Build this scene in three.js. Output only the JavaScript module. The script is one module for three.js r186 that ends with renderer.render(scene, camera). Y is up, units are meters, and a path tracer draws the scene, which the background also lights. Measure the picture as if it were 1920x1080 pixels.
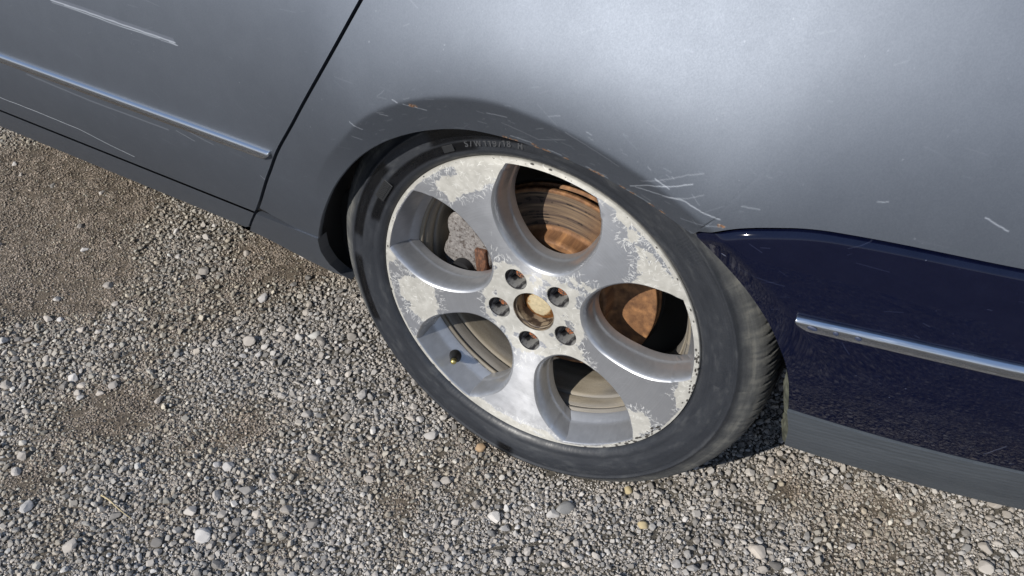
import * as THREE from 'three';
import { mergeGeometries, toCreasedNormals } from 'three/addons/utils/BufferGeometryUtils.js';
import { TessellateModifier } from 'three/addons/modifiers/TessellateModifier.js';
import { RoundedBoxGeometry } from 'three/addons/geometries/RoundedBoxGeometry.js';
import { FontLoader } from 'three/addons/loaders/FontLoader.js';
import { TextGeometry } from 'three/addons/geometries/TextGeometry.js';

// ---------------------------------------------------------------- camera, sky, sun, exposure
const V3 = THREE.Vector3;
const scene = new THREE.Scene();
const camera = new THREE.PerspectiveCamera(35.8, 16 / 9, 0.02, 400);
camera.position.set(0.4463, 1.18, 0.7429);
{
  const yaw = -0.5465, pitch = -0.7292, roll = -0.0162;
  const d = new V3(Math.sin(yaw) * Math.cos(pitch), Math.sin(pitch), -Math.cos(yaw) * Math.cos(pitch));
  const r = new V3().crossVectors(d, new V3(0, 1, 0)).normalize(), u = new V3().crossVectors(r, d);
  const r2 = r.clone().multiplyScalar(Math.cos(roll)).addScaledVector(u, Math.sin(roll));
  const u2 = u.clone().multiplyScalar(Math.cos(roll)).addScaledVector(r, -Math.sin(roll));
  camera.quaternion.setFromRotationMatrix(new THREE.Matrix4().makeBasis(r2, u2, d.clone().negate()));
}
const SUN = new V3(-0.32, 0.72, 1.0).normalize();
{
  const w = 512, h = 256, data = new Float32Array(w * h * 4);
  for (let j = 0; j < h; j++) {
    const el = ((j + 0.5) / h - 0.5) * Math.PI, s = Math.max(0, Math.sin(el));
    const k = Math.pow(1 - s, 3.2);
    for (let i = 0; i < w; i++) {
      const o = (j * w + i) * 4;
      data[o] = 0.21 + 0.50 * k; data[o + 1] = 0.32 + 0.44 * k; data[o + 2] = 0.54 + 0.27 * k; data[o + 3] = 1;
    }
  }
  const sky = new THREE.DataTexture(data, w, h, THREE.RGBAFormat, THREE.FloatType);
  sky.mapping = THREE.EquirectangularReflectionMapping; sky.magFilter = THREE.LinearFilter; sky.needsUpdate = true;
  scene.background = sky; scene.environment = sky;
}
const sun = new THREE.DirectionalLight(new THREE.Color(1, 0.95, 0.87), 5.0);
sun.position.copy(SUN).multiplyScalar(8); sun.castShadow = true; sun.shadow.radius = 1;
Object.assign(sun.shadow.camera, { left: -2.5, right: 2.5, top: 2.5, bottom: -2.5, near: 0.1, far: 20 });
sun.shadow.mapSize.set(4096, 4096); scene.add(sun); scene.add(sun.target);
const renderer = new THREE.WebGLRenderer({ antialias: true });
renderer.toneMapping = THREE.LinearToneMapping; renderer.toneMappingExposure = 1.0; renderer.shadowMap.enabled = true;

// ---------------------------------------------------------------- helpers
function mulberry(a) { return () => { a |= 0; a = a + 0x6D2B79F5 | 0; let t = Math.imul(a ^ a >>> 15, 1 | a); t = t + Math.imul(t ^ t >>> 7, 61 | t) ^ t; return ((t ^ t >>> 14) >>> 0) / 4294967296; }; }
const hash = (x, y, s = 0) => { let h = Math.imul(x | 0, 374761393) + Math.imul(y | 0, 668265263) + Math.imul(s | 0, 1442695041); h = Math.imul(h ^ h >>> 13, 1274126177); return ((h ^ h >>> 16) >>> 0) / 4294967296; };
function noise(x, y, s = 0) { const xi = Math.floor(x), yi = Math.floor(y), fx = x - xi, fy = y - yi, u = fx * fx * (3 - 2 * fx), v = fy * fy * (3 - 2 * fy); const a = hash(xi, yi, s), b = hash(xi + 1, yi, s), c = hash(xi, yi + 1, s), d = hash(xi + 1, yi + 1, s); return a + (b - a) * u + (c - a) * v + (a - b - c + d) * u * v; }
// fractal noise, computed once on a tile of 16 units and looked up
const LUT = (() => {
  const n = 1024, T = new Float32Array(n * n);
  for (let o = 0, a = 0.53; o < 4; o++, a *= 0.5) { const per = 16 << o, c = n / per; for (let j = 0; j < n; j++) { const y = j / c, yi = Math.floor(y), fy = y - yi, v = fy * fy * (3 - 2 * fy), y1 = (yi + 1) % per; for (let i = 0; i < n; i++) { const x = i / c, xi = Math.floor(x), fx = x - xi, u = fx * fx * (3 - 2 * fx), x1 = (xi + 1) % per, A = hash(xi, yi, o), B = hash(x1, yi, o), C = hash(xi, y1, o), D = hash(x1, y1, o); T[j * n + i] += a * (A + (B - A) * u + (C - A) * v + (A - B - C + D) * u * v); } } }
  return T;
})();
function fbm(x, y, n = 4, s = 0) { x = x * 64 + s * 137.3; y = y * 64 + s * 71.7; const xf = Math.floor(x), yf = Math.floor(y), u = x - xf, v = y - yf, x0 = xf & 1023, x1 = (xf + 1) & 1023, y0 = (yf & 1023) << 10, y1 = ((yf + 1) & 1023) << 10, a = LUT[y0 + x0], b = LUT[y0 + x1], c = LUT[y1 + x0], d = LUT[y1 + x1]; return a + (b - a) * u + (c - a) * v + (a - b - c + d) * u * v; }
const clamp = (x, a = 0, b = 1) => Math.min(b, Math.max(a, x)), lerp = (a, b, t) => a + (b - a) * t;
const sm = (a, b, x) => { const t = clamp((x - a) / (b - a)); return t * t * (3 - 2 * t); };
function tab(T, x) { if (x <= T[0][0]) return T[0][1]; for (let i = 1; i < T.length; i++) if (x <= T[i][0]) return lerp(T[i - 1][1], T[i][1], (x - T[i - 1][0]) / (T[i][0] - T[i - 1][0])); return T[T.length - 1][1]; }
// a smooth (Catmull-Rom) version of tab
function stab(T, x) {
  const n = T.length; if (x <= T[0][0]) return T[0][1]; if (x >= T[n - 1][0]) return T[n - 1][1];
  let i = 1; while (T[i][0] < x) i++;
  const p1 = T[i - 1], p2 = T[i], p0 = T[Math.max(0, i - 2)], p3 = T[Math.min(n - 1, i + 1)], h = p2[0] - p1[0], t = (x - p1[0]) / h;
  const m1 = p2[0] - p0[0] ? (p2[1] - p0[1]) / (p2[0] - p0[0]) * h : 0, m2 = p3[0] - p1[0] ? (p3[1] - p1[1]) / (p3[0] - p1[0]) * h : 0;
  return (2 * t ** 3 - 3 * t * t + 1) * p1[1] + (t ** 3 - 2 * t * t + t) * m1 + (-2 * t ** 3 + 3 * t * t) * p2[1] + (t ** 3 - t * t) * m2;
}
function part(name, geo, mat, parent, label) { const m = new THREE.Mesh(geo, mat); m.name = name; m.castShadow = m.receiveShadow = true; if (label) m.userData.label = label; parent.add(m); return m; }
function group(name, parent, label, category) { const g = new THREE.Group(); g.name = name; if (label) g.userData.label = label; if (category) g.userData.category = category; parent.add(g); return g; }
// rows[j][i] = [x,y,z]; uvf(x,y,z,i,j)
function grid(rows, uvf = (p) => [p[0], p[1]], flip = false) {
  const nj = rows.length, ni = rows[0].length, P = new Float32Array(nj * ni * 3), U = new Float32Array(nj * ni * 2), I = [];
  for (let j = 0; j < nj; j++) for (let i = 0; i < ni; i++) { const k = j * ni + i, p = rows[j][i], t = uvf(p, i, j); P.set(p, k * 3); U.set(t, k * 2); }
  for (let j = 0; j < nj - 1; j++) for (let i = 0; i < ni - 1; i++) { const a = j * ni + i, b = a + 1, c = a + ni, d = c + 1; if (flip) I.push(a, c, b, b, c, d); else I.push(a, b, c, b, d, c); }
  const g = new THREE.BufferGeometry(); g.setAttribute('position', new THREE.BufferAttribute(P, 3)); g.setAttribute('uv', new THREE.BufferAttribute(U, 2)); g.setIndex(I); g.computeVertexNormals(); return g;
}
// strip between two polylines
const strip = (a, b, uvf) => grid([a, b], uvf);
function canvas(w, h) { const c = document.createElement('canvas'); c.width = w; c.height = h; return c; }
function tex(c, srgb, wrap = THREE.ClampToEdgeWrapping) { const t = new THREE.CanvasTexture(c); if (srgb) t.colorSpace = THREE.SRGBColorSpace; t.wrapS = t.wrapT = wrap; t.magFilter = THREE.LinearFilter; return t; }
function paintPixels(c, fn) { const x = c.getContext('2d'), im = x.getImageData(0, 0, c.width, c.height), d = im.data; for (let j = 0; j < c.height; j++) for (let i = 0; i < c.width; i++) { const o = (j * c.width + i) * 4, v = fn(i, j, d[o], d[o + 1], d[o + 2]); d[o] = v[0]; d[o + 1] = v[1]; d[o + 2] = v[2]; d[o + 3] = 255; } x.putImageData(im, 0, 0); }
const lathe = (pts, n, a0 = 0, a1 = Math.PI * 2) => { const rows = []; for (const [r, z] of pts) { const row = []; for (let i = 0; i <= n; i++) { const t = a0 + (a1 - a0) * i / n; row.push([r * Math.cos(t), r * Math.sin(t), z]); } rows.push(row); } return grid(rows, (p, i, j) => [i / n, j / (pts.length - 1)]); };
console.log('helpers');

// ---------------------------------------------------------------- the shape of the car's side: z of the skin at (x, y)
const AX = 0.0253, AY = 0.2556;
const ARCH = [[14.9, .3521], [23.3, .3645], [29.1, .3729], [33.9, .3776], [38.8, .3825], [43.9, .3850], [48.5, .3866], [54.2, .3871], [58.8, .3865], [64.0, .3805], [74.5, .3723], [84.2, .3683], [95.4, .3680], [105.2, .3754], [114.7, .3791], [127.0, .3815], [141.1, .3785], [153.5, .3810], [163.6, .3909], [170.6, .4041], [177.6, .4182], [184.5, .4306], [188.9, .4330], [190.9, .4204]];
const archR = (deg) => stab(ARCH, deg);
const CREST = [[55, .416], [65, .413], [75, .411], [89, .416], [97, .422], [110, .424], [122, .421], [133, .409], [170, .40]];
function baseZ(y) { const t = y - 0.485, up = -0.06 * t - 0.35 * t * t, lo = 0.06 * t - 0.9 * t * t, k = 0.006; return -k * Math.log(Math.exp(-up / k) + Math.exp(-lo / k)) + k * Math.log(2); }
function skin(x, y) {
  const r = Math.hypot(x - AX, y - AY); let th = Math.atan2(y - AY, x - AX) * 180 / Math.PI; if (th < -90) th += 360;
  const w = sm(25, 62, th) * (1 - sm(122, 156, th)), d = r - stab(CREST, th);
  const out = 0.030 * Math.exp(-((d / 0.15) ** 2)), inn = 0.030 + 0.55 * Math.max(d, -0.2), k = 0.0006, m = Math.min(out, inn);
  const bump = m - k * Math.log(Math.exp(-(out - m) / k) + Math.exp(-(inn - m) / k));
  return baseZ(y) + w * bump - 0.30 * Math.max(0, x - 0.22) ** 2;
}
const P3 = (x, y, dz = 0) => [x, y, skin(x, y) + dz];
const SEAM = [[.20, -.603], [.2442, -.5674], [.3532, -.4777], [.4433, -.4176], [.493, -.3862], [.5649, -.3321], [.6616, -.2648], [.739, -.2208], [1.05, -.06]];
const seamX = (y) => stab(SEAM, y), GAP = 0.0031;
const BSEAM = [[.2259, .5901], [.2715, .6133], [.3196, .6258], [.3488, .6295], [.3799, .6300], [.4125, .6297], [.53, .6273], [1.2, .628]];
const bseamY = (x) => stab(BSEAM, x);
const FRONT_EDGE = [[.176, -.3875], [.1885, -.4024], [.222, -.404], [.2732, -.3925], [.3215, -.3733]];   // arch edge below the side crease
const REAR_EDGE = [[.235, .369], [.30, .3705], [.3462, .3655], [.4002, .36], [.4375, .351], [.4664, .3386], [.4951, .3235], [.523, .303], [.546, .2815], [.570, .2525], [.588, .2259]];
const TOP = 1.02;

// ---------------------------------------------------------------- paint
const rgb = (a) => `rgb(${a.map((v) => Math.round(v)).join(',')})`;
function paintMaterial(x0, x1, y0, y1, base, marks, seed, opt) {
  const W = 1536, H = 768, c = canvas(W, H), g = c.getContext('2d'), rc = canvas(W, H), rg = rc.getContext('2d');
  const X = (x) => (x - x0) / (x1 - x0) * W, Y = (y) => (1 - (y - y0) / (y1 - y0)) * H, pm = W / (x1 - x0);
  g.fillStyle = rgb(base); g.fillRect(0, 0, W, H); rg.fillStyle = '#000'; rg.fillRect(0, 0, W, H);
  paintPixels(c, (i, j, r, gg, b) => {
    const x = i / pm, y = j / pm, n = (hash(i, j, seed) - 0.5) * 6 + (fbm(x * 60, y * 60, 3, seed) - 0.5) * 4 + (fbm(x * 7, y * 7, 3, seed + 5) - 0.5) * 2;
    const yy = y1 - y, dust = opt.dust ? opt.dust(x0 + x, yy, i, j) : 0;
    return [lerp(r + n, 128, dust), lerp(gg + n, 122, dust), lerp(b + n, 112, dust)];
  });
  paintPixels(rc, (i, j) => { const x = i / pm, y = j / pm; const v = 255 * clamp(opt.rough + (fbm(x * 25, y * 25, 4, seed + 9) - 0.5) * 0.025 + (hash(i, j, seed + 3) - 0.5) * 0.025); return [0, v, 255 * opt.metal]; });
  const R = mulberry(seed), line = (pts, w, col, a) => { for (const [ctx, cc] of [[g, col], [rg, 'rgb(0,150,60)']]) { ctx.globalAlpha = a; ctx.strokeStyle = cc; ctx.lineWidth = w * pm; ctx.lineCap = 'round'; ctx.beginPath(); pts.forEach((p, k) => k ? ctx.lineTo(X(p[0]), Y(p[1])) : ctx.moveTo(X(p[0]), Y(p[1]))); ctx.stroke(); ctx.globalAlpha = 1; } };
  // fine random scuffs and stone chips
  for (let k = 0; k < opt.chips; k++) { const x = lerp(x0, x1, R()), y = lerp(y0, y1, R()), s = 0.0003 + 0.0008 * R() ** 3; line([[x, y], [x + s * (R() - 0.5), y + s * (R() - 0.5)]], s, 'rgb(190,196,204)', 0.25 + 0.5 * R()); }
  for (let k = 0; k < opt.scuffs; k++) { const x = lerp(x0, x1, R()), y = lerp(y0, y1, R()), a = (R() - 0.5) * 1.2, l = 0.004 + 0.03 * R() ** 2; line([[x, y], [x + l * Math.cos(a), y + l * Math.sin(a)]], 0.0004, 'rgb(165,172,182)', 0.12 + 0.25 * R()); }
  for (const m of marks) {
    if (m.rust) { const [x, y, s] = m.rust; for (let k = 0; k < 26; k++) { const a = R() * 6.3, d = s * Math.sqrt(R()); line([[x + d * 1.7 * Math.cos(a), y + d * 0.6 * Math.sin(a)], [x + d * 1.7 * Math.cos(a) + 0.001, y + d * 0.6 * Math.sin(a)]], s * 0.35, ['rgb(110,66,40)', 'rgb(150,104,70)', 'rgb(196,176,150)', 'rgb(70,46,34)'][k % 4], 0.7); } continue; }
    const q = []; m.p.forEach((p, k) => { if (k) for (let s = 1; s <= 8; s++) { const t = s / 8, a = m.p[k - 1]; q.push([lerp(a[0], p[0], t) + (R() - 0.5) * 0.0007, lerp(a[1], p[1], t) + (R() - 0.5) * 0.0007]); } else q.push(p); });
    line(q, m.w, 'rgb(206,212,220)', m.a);
    if (m.h) { line(q.map(([x, y]) => [x - 0.004, y + 0.003]), m.w * 2.5, 'rgb(150,158,170)', m.a * 0.35); line(q.map(([x, y]) => [x + 0.002, y - 0.003]), m.w * 0.7, 'rgb(190,196,206)', m.a * 0.6); }
  }
  const mr = tex(rc, false);
  const mat = new THREE.MeshPhysicalMaterial({ map: tex(c, true), roughness: 1, metalness: 1, roughnessMap: mr, metalnessMap: mr, specularIntensity: opt.spec ?? 1, clearcoat: opt.coat, clearcoatRoughness: opt.coatRough });
  const uv = (p) => [(p[0] - x0) / (x1 - x0), (p[1] - y0) / (y1 - y0)];
  return [mat, uv];
}
const GREY = [103, 109, 119];
const S = (p, w = 0.0012, a = 0.8, h = 0) => ({ p, w, a, h });
const [doorMat, doorUV] = paintMaterial(-1.30, -0.06, 0.20, 0.82, GREY, [
  S([[-.8204, .615], [-.7314, .6138], [-.6526, .6114], [-.558, .6098]], 0.0022, 0.55, 1), S([[-.7907, .6132], [-.6759, .6079], [-.5879, .609]], 0.001, 0.4),
  S([[-.57, .6085], [-.553, .6065]], 0.001, 0.6),
  S([[-1.16, .372], [-1.0979, .3691], [-1.0078, .3699], [-.8833, .3668], [-.8131, .3535], [-.7629, .3472]], 0.0013, 0.9), S([[-.6008, .4593], [-.5645, .4514]], 0.0008, 0.5), S([[-.5857, .4688], [-.5231, .4582]], 0.0008, 0.45),
  S([[-.95, .462], [-.80, .455], [-.62, .455]], 0.003, 0.18), S([[-.70, .70], [-.69, .694]], 0.0012, 0.6), S([[-.52, .69], [-.512, .686]], 0.0012, 0.6), S([[-.44, .43], [-.433, .425]], 0.0012, 0.5),
], 11, { rough: 0.55, metal: 0.82, coat: 0, coatRough: 0.2, chips: 260, scuffs: 200 });
const [quarterMat, quarterUV] = paintMaterial(-0.62, 0.72, 0.14, 0.90, GREY, [
  S([[.1473, .6213], [.1717, .6365], [.1963, .6435], [.2185, .6528]], 0.0010, 0.6), S([[.162, .6384], [.1849, .6472], [.211, .6603], [.2265, .666]], 0.0006, 0.4), S([[.1543, .6237], [.1816, .6288], [.2113, .6333], [.236, .6259], [.2533, .6237]], 0.001, 0.6),
  S([[.1779, .6469], [.1952, .6403]], 0.001, 0.6), S([[.1881, .6283], [.2165, .6367], [.2317, .6452]], 0.0006, 0.4), S([[-.2265, .5976], [-.2094, .5896]], 0.0010, 0.55), S([[-.2273, .5756], [-.215, .5712]], 0.0008, 0.45),
  S([[-.1595, .6442], [-.1518, .6422]], 0.001, 0.55), S([[-.1444, .6425], [-.1154, .6387]], 0.001, 0.55), S([[-.0344, .6568], [-.0075, .6593]], 0.0008, 0.5), S([[-.0174, .6472], [.0132, .642], [.0304, .6388], [.068, .6551]], 0.0006, 0.4),
  S([[.0696, .6669], [.109, .6552], [.1351, .6462]], 0.0006, 0.4), S([[.4813, .6753], [.5036, .6662]], 0.0011, 0.55), S([[.2706, .6432], [.2888, .6441]], 0.0008, 0.4), S([[.3892, .6725], [.3983, .6737]], 0.0009, 0.45),
  S([[-.18, .62], [-.17, .6185]], 0.0009, 0.5), S([[.04, .627], [.058, .6255]], 0.0011, 0.5), S([[.09, .6225], [.118, .618]], 0.0011, 0.5), S([[-.01, .6285], [.018, .629]], 0.001, 0.5), S([[.142, .612], [.172, .606]], 0.0011, 0.4), S([[.21, .606], [.26, .617]], 0.001, 0.3),
  ...Array.from({ length: 70 }, (_, k) => { const th = lerp(50, 128, hash(k, 13, 9)), a = th * Math.PI / 180, r = archR(th) + 0.002 + 0.06 * hash(k, 14, 9) ** 1.6, l = 0.003 + 0.012 * hash(k, 15, 9) ** 2, t = a - Math.PI / 2 + (hash(k, 16, 9) - 0.4) * 0.9, x = AX + r * Math.cos(a), y = AY + r * Math.sin(a); return S([[x, y], [x + l * Math.cos(t), y + l * Math.sin(t)]], 0.0004 + 0.0004 * hash(k, 17, 9), 0.1 + 0.28 * hash(k, 18, 9)); }),
  ...Array.from({ length: 16 }, (_, k) => { const th = lerp(60, 97, hash(k, 3, 9)), a = th * Math.PI / 180, r = archR(th) + 0.0014 * hash(k, 4, 9); return { rust: [AX + r * Math.cos(a), AY + r * Math.sin(a), 0.0009 + 0.0016 * hash(k, 5, 9)] }; }),
  { rust: [-.1329, .6426, .0036] }, { rust: [.0208, .627, .0022] }, { rust: [.0624, .6216, .002] }, { rust: [.1032, .6198, .0026] }, { rust: [.2552, .617, .0024] },
], 23, { rough: 0.55, metal: 0.82, coat: 0, coatRough: 0.2, chips: 420, scuffs: 330 });
const [navyMat, navyUV] = paintMaterial(0.20, 1.12, 0.20, 0.66, [9, 13, 34], [S([[.575, .372], [.59, .398]], 0.0016, 0.22), S([[.27, .567], [.33, .561]], 0.0012, 0.10), S([[.26, .578], [.264, .5776]], 0.0012, 0.5), S([[.40, .5], [.41, .485]], 0.0012, 0.12)], 47, { rough: 0.6, metal: 0.0, spec: 0.0, coat: 1.0, coatRough: 0.04, chips: 120, scuffs: 160, dust: (x, y, i, j) => 0.012 * sm(0.5, 0.75, fbm(x * 55, y * 120, 4, 77)) + 0.006 * hash(i, j, 3) });
const plain = (r, g, b, rough, o = {}) => new THREE.MeshStandardMaterial({ color: new THREE.Color().setRGB(r, g, b), roughness: rough, ...o });
const skirtMat = (() => {
  const c = canvas(1024, 512); paintPixels(c, (i, j) => { const x = i / 1024, y = j / 512; const n = (fbm(x * 40, y * 90, 4, 3) - 0.5) * 14 + (hash(i, j, 6) - 0.5) * 8 + (fbm(x * 6, y * 8, 3, 9) - 0.5) * 16; return [71 + n, 77 + n, 84 + n]; });
  const b = canvas(1024, 512); paintPixels(b, (i, j) => { const v = 128 + 40 * Math.sin((i * 0.25 + j * 1.6) * 0.16 + 5 * fbm(i / 60, j / 40, 3, 4)); return [v, v, v]; });
  return new THREE.MeshStandardMaterial({ map: tex(c, true), roughness: 0.55, metalness: 0.0, bumpMap: tex(b, false), bumpScale: 0.0009 });
})();
const blackMat = plain(0.012, 0.012, 0.014, 0.7), linerMat = plain(0.018, 0.019, 0.021, 0.85);
const sillMat = (() => { const c = canvas(1024, 128); paintPixels(c, (i, j) => { const n = (fbm(i / 30, j / 10, 4, 8) - 0.5) * 60 + (hash(i, j, 2) - 0.5) * 14; return [96 + n, 92 + n, 84 + n * 0.9]; }); return new THREE.MeshStandardMaterial({ map: tex(c, true), roughness: 0.8 }); })();
const chromeMat = (() => {
  const c = canvas(1024, 64); paintPixels(c, (i, j) => { const n = (fbm(i / 14, j / 6, 4, 12) - 0.5) * 26; return [206 + n, 210 + n, 216 + n]; });
  const r = canvas(1024, 64); paintPixels(r, (i, j) => { const v = 255 * clamp(0.2 + (fbm(i / 20, j / 5, 4, 14) - 0.5) * 0.25); return [0, v, 255]; });
  const t = tex(r, false); return new THREE.MeshStandardMaterial({ map: tex(c, true), roughness: 1, metalness: 1, roughnessMap: t, metalnessMap: t });
})();
console.log('paint');

// ---------------------------------------------------------------- the car
const car = group('car', scene, 'grey car with a navy rear bumper and a worn alloy wheel, parked on gravel', 'car');

// quarter panel: a polar sheet round the wheel arch
{
  const inside = (x, y) => y < TOP && x < 1.1 && x > seamX(y) + GAP && y > 0.3225;
  const cornerTh = Math.atan2(0.3225 - AY, seamX(0.3225) + GAP - AX) * 180 / Math.PI;
  const ths = [], N = 560; for (let i = 0; i <= N; i++) ths.push(lerp(19.5, 170.45, i / N)); ths.push(cornerTh); ths.sort((a, b) => a - b);
  const M = 110, rows = Array.from({ length: M + 1 }, () => []), inner = [];
  for (const th of ths) {
    const a = th * Math.PI / 180, c = Math.cos(a), s = Math.sin(a); let rs = archR(th);
    if (th < 59) { let lo = 0.3, hi = 1.4; for (let k = 0; k < 40; k++) { const m = (lo + hi) / 2, x = AX + m * c, y = AY + m * s; if (y > bseamY(x) + 0.0052) hi = m; else lo = m; } rs = Math.max(rs, hi); }
    let lo = rs, hi = 2.2; for (let k = 0; k < 44; k++) { const m = (lo + hi) / 2; if (inside(AX + m * c, AY + m * s)) lo = m; else hi = m; }
    for (let j = 0; j <= M; j++) { const r = lerp(rs, Math.max(lo, rs + 0.0005), (j / M) ** 1.6); rows[j].push(P3(AX + r * c, AY + r * s)); }
    inner.push([AX, AY, c, s, rs]);
  }
  const n = ths.length, edge = [];
  const lipRows = [[0, 0], [-0.0008, -0.0012], [-0.0012, -0.003], [-0.0002, -0.006], [0.002, -0.012]].map(([dr, dz]) => inner.map(([x, y, c, s, r], i) => { const p = rows[0][i]; return [AX + (r + dr) * c, AY + (r + dr) * s, p[2] + dz]; }));
  const outer = rows[M], back = outer.map((p) => [p[0] + (AX - p[0]) * 0.001, p[1], p[2] - 0.012]);
  const geo = mergeGeometries([grid(rows, quarterUV, true), grid(lipRows, quarterUV), grid([outer, back], quarterUV)]);
  part('quarter_panel', geo, quarterMat, car, 'grey quarter panel with scratches and rust spots above the arch');
}
// lower strip of the body between arch and door, and the door
{
  const rows = []; for (let j = 0; j <= 40; j++) { const y = lerp(0.176, 0.3195, j / 40), xa = seamX(y) + GAP, xb = tab(FRONT_EDGE, y), row = []; for (let i = 0; i <= 40; i++) { const x = lerp(xa, xb, i / 40), yb = lerp(0.228, 0.176, sm(-.57, -.42, x)), yy = Math.max(y, yb); row.push(P3(x, yy, 0.0022)); } rows.push(row); }
  const top = rows[40], lip = rows.map((r) => r[40]);
  const g = mergeGeometries([grid(rows, quarterUV), strip(top, top.map((p) => [p[0], p[1] + 0.001, p[2] - 0.01]), quarterUV), strip(lip, lip.map((p) => [p[0] + 0.001, p[1], p[2] - 0.02]), quarterUV), strip(rows.map((r) => r[0]).reverse(), rows.map((r) => [r[0][0], r[0][1], r[0][2] - 0.012]).reverse(), quarterUV), strip(rows[0].map((p) => [p[0], p[1], p[2] - 0.02]), rows[0], quarterUV)]);
  part('lower_body_panel', g, quarterMat, car);
  const door = group('rear_door', car, 'dark grey rear door with a bright trim strip and long scratches');
  const ys = []; for (let j = 0; j <= 130; j++) ys.push(lerp(0.3225, TOP, (j / 130) ** 1.15));
  const dr = ys.map((y) => { const xb = seamX(y) - GAP, row = []; for (let i = 0; i <= 120; i++) row.push(P3(lerp(-1.62, xb, 1 - (1 - i / 120) ** 1.4), y)); return row; });
  const e = dr.map((r) => r[120]), b = dr[0];
  part('door_skin', mergeGeometries([grid(dr, doorUV), strip(e, e.map((p) => [p[0] - 0.0005, p[1], p[2] - 0.012]), doorUV), strip(b.map((p) => [p[0], p[1], p[2] - 0.01]), b, doorUV)]), doorMat, door);
  const lr = []; for (let j = 0; j <= 30; j++) { const y = lerp(0.236, 0.3165, j / 30), xb = seamX(y) - GAP - 0.006 * (1 - sm(0.236, 0.246, y)), row = []; for (let i = 0; i <= 90; i++) row.push(P3(lerp(-1.62, xb, i / 90), y, 0.0006)); lr.push(row); }
  const lt = lr[30], le = lr.map((r) => r[90]);
  part('door_lower_strip', mergeGeometries([grid(lr, doorUV), strip(le, le.map((p) => [p[0] - 0.0005, p[1], p[2] - 0.012]), doorUV), strip(lr[0].map((p) => [p[0], p[1] + 0.002, p[2] - 0.02]), lr[0], doorUV)]), doorMat, door);
  // the bright trim strip
  const prof = [[0, 0], [0.015, 0.0022], [0.05, 0.0042], [0.10, 0.0056], [0.17, 0.0067], [0.27, 0.0075], [0.4, 0.0079], [0.6, 0.0076], [0.78, 0.0066], [0.9, 0.005], [0.98, 0.0024], [1, 0]];
  const trim = (yb, yt, xs) => grid(prof.slice().map(([t, o]) => { const y = lerp(yt, yb, t); return xs(t).map(([x, k]) => P3(x, y, o * k - 0.0006)); }), (p) => [p[0] * 0.9, (p[1] - yb) / (yt - yb)], true);
  part('trim_strip', trim(0.4680, 0.4880, (t) => { const e2 = lerp(-.4016, -.4182, sm(0.3, 1, t)), a = []; for (let i = 0; i <= 80; i++) a.push([lerp(-1.62, e2 - 0.002, i / 80), 1]); a.push([e2 - 0.0007, 0.85], [e2, 0]); return a; }), chromeMat, door, 'dull silver trim strip along the door');
  // sill under the door
  const sr = []; for (let j = 0; j <= 14; j++) { const y = lerp(0.20, 0.234, j / 14), row = []; for (let i = 0; i <= 60; i++) { const x = lerp(-1.62, -.535, i / 60); row.push([x, y, skin(x, y) - 0.006 - 0.25 * Math.max(0, 0.222 - y)]); } sr.push(row); }
  part('sill', mergeGeometries([grid(sr, (p) => [p[0] + 1.7, (p[1] - 0.2) * 25]), strip(sr[0].map((p) => [p[0], p[1] - 0.002, p[2] - 0.35]), sr[0], (p) => [p[0] + 1.7, p[2] * 3])]), sillMat, car, 'dusty sill below the door');
  // dark jamb behind the door gap
  const j0 = [], j1 = []; for (let j = 0; j <= 40; j++) { const y = lerp(0.2, TOP, j / 40); j0.push([seamX(y) - 0.03, y, skin(seamX(y), y) - 0.02]); j1.push([seamX(y) + 0.03, y, skin(seamX(y), y) - 0.02]); }
  part('door_seal', strip(j0, j1), blackMat, car, 'black rubber seal in the door gap');
  // bumper
  const bumper = group('rear_bumper', car, 'navy blue rear bumper with a chrome strip and grey lower lip');
  const R1 = (y) => stab(REAR_EDGE, y), br = [];
  for (let j = 0; j <= 80; j++) { const t = j / 80, yL = lerp(0.3525, 0.588, t), xL = R1(yL), row = []; for (let i = 0; i <= 110; i++) { const s = (i / 110) ** 1.5, x = lerp(xL, 1.1, s), Hh = bseamY(lerp(0.2259, 1.1, s)) - 0.0015 - 0.3525, tt = t; const y = 0.3525 + tt * Hh; row.push(P3(x, y, -0.0045 * sm(0.985, 1, t) - 0.001)); } br.push(row); }
  const bt = br[80], be = br.map((r) => r[0]);
  part('bumper_skin', mergeGeometries([grid(br, navyUV), strip(bt, bt.map((p) => [p[0], p[1] + 0.0015, p[2] - 0.012]), navyUV), strip(be.map((p) => [p[0] + 0.002, p[1], p[2] - 0.03]), be, navyUV)]), navyMat, bumper);
  const kr = []; for (let j = 0; j <= 30; j++) { const y = lerp(0.236, 0.3495, j / 30), row = []; for (let i = 0; i <= 80; i++) row.push(P3(lerp(R1(y) - 0.001, 1.1, i / 80), y, 0.0015)); kr.push(row); }
  const kt = kr[30], ke = kr.map((r) => r[0]), sUV = (p) => [p[0] * 1.4, (p[1] - 0.2) * 5];
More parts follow.
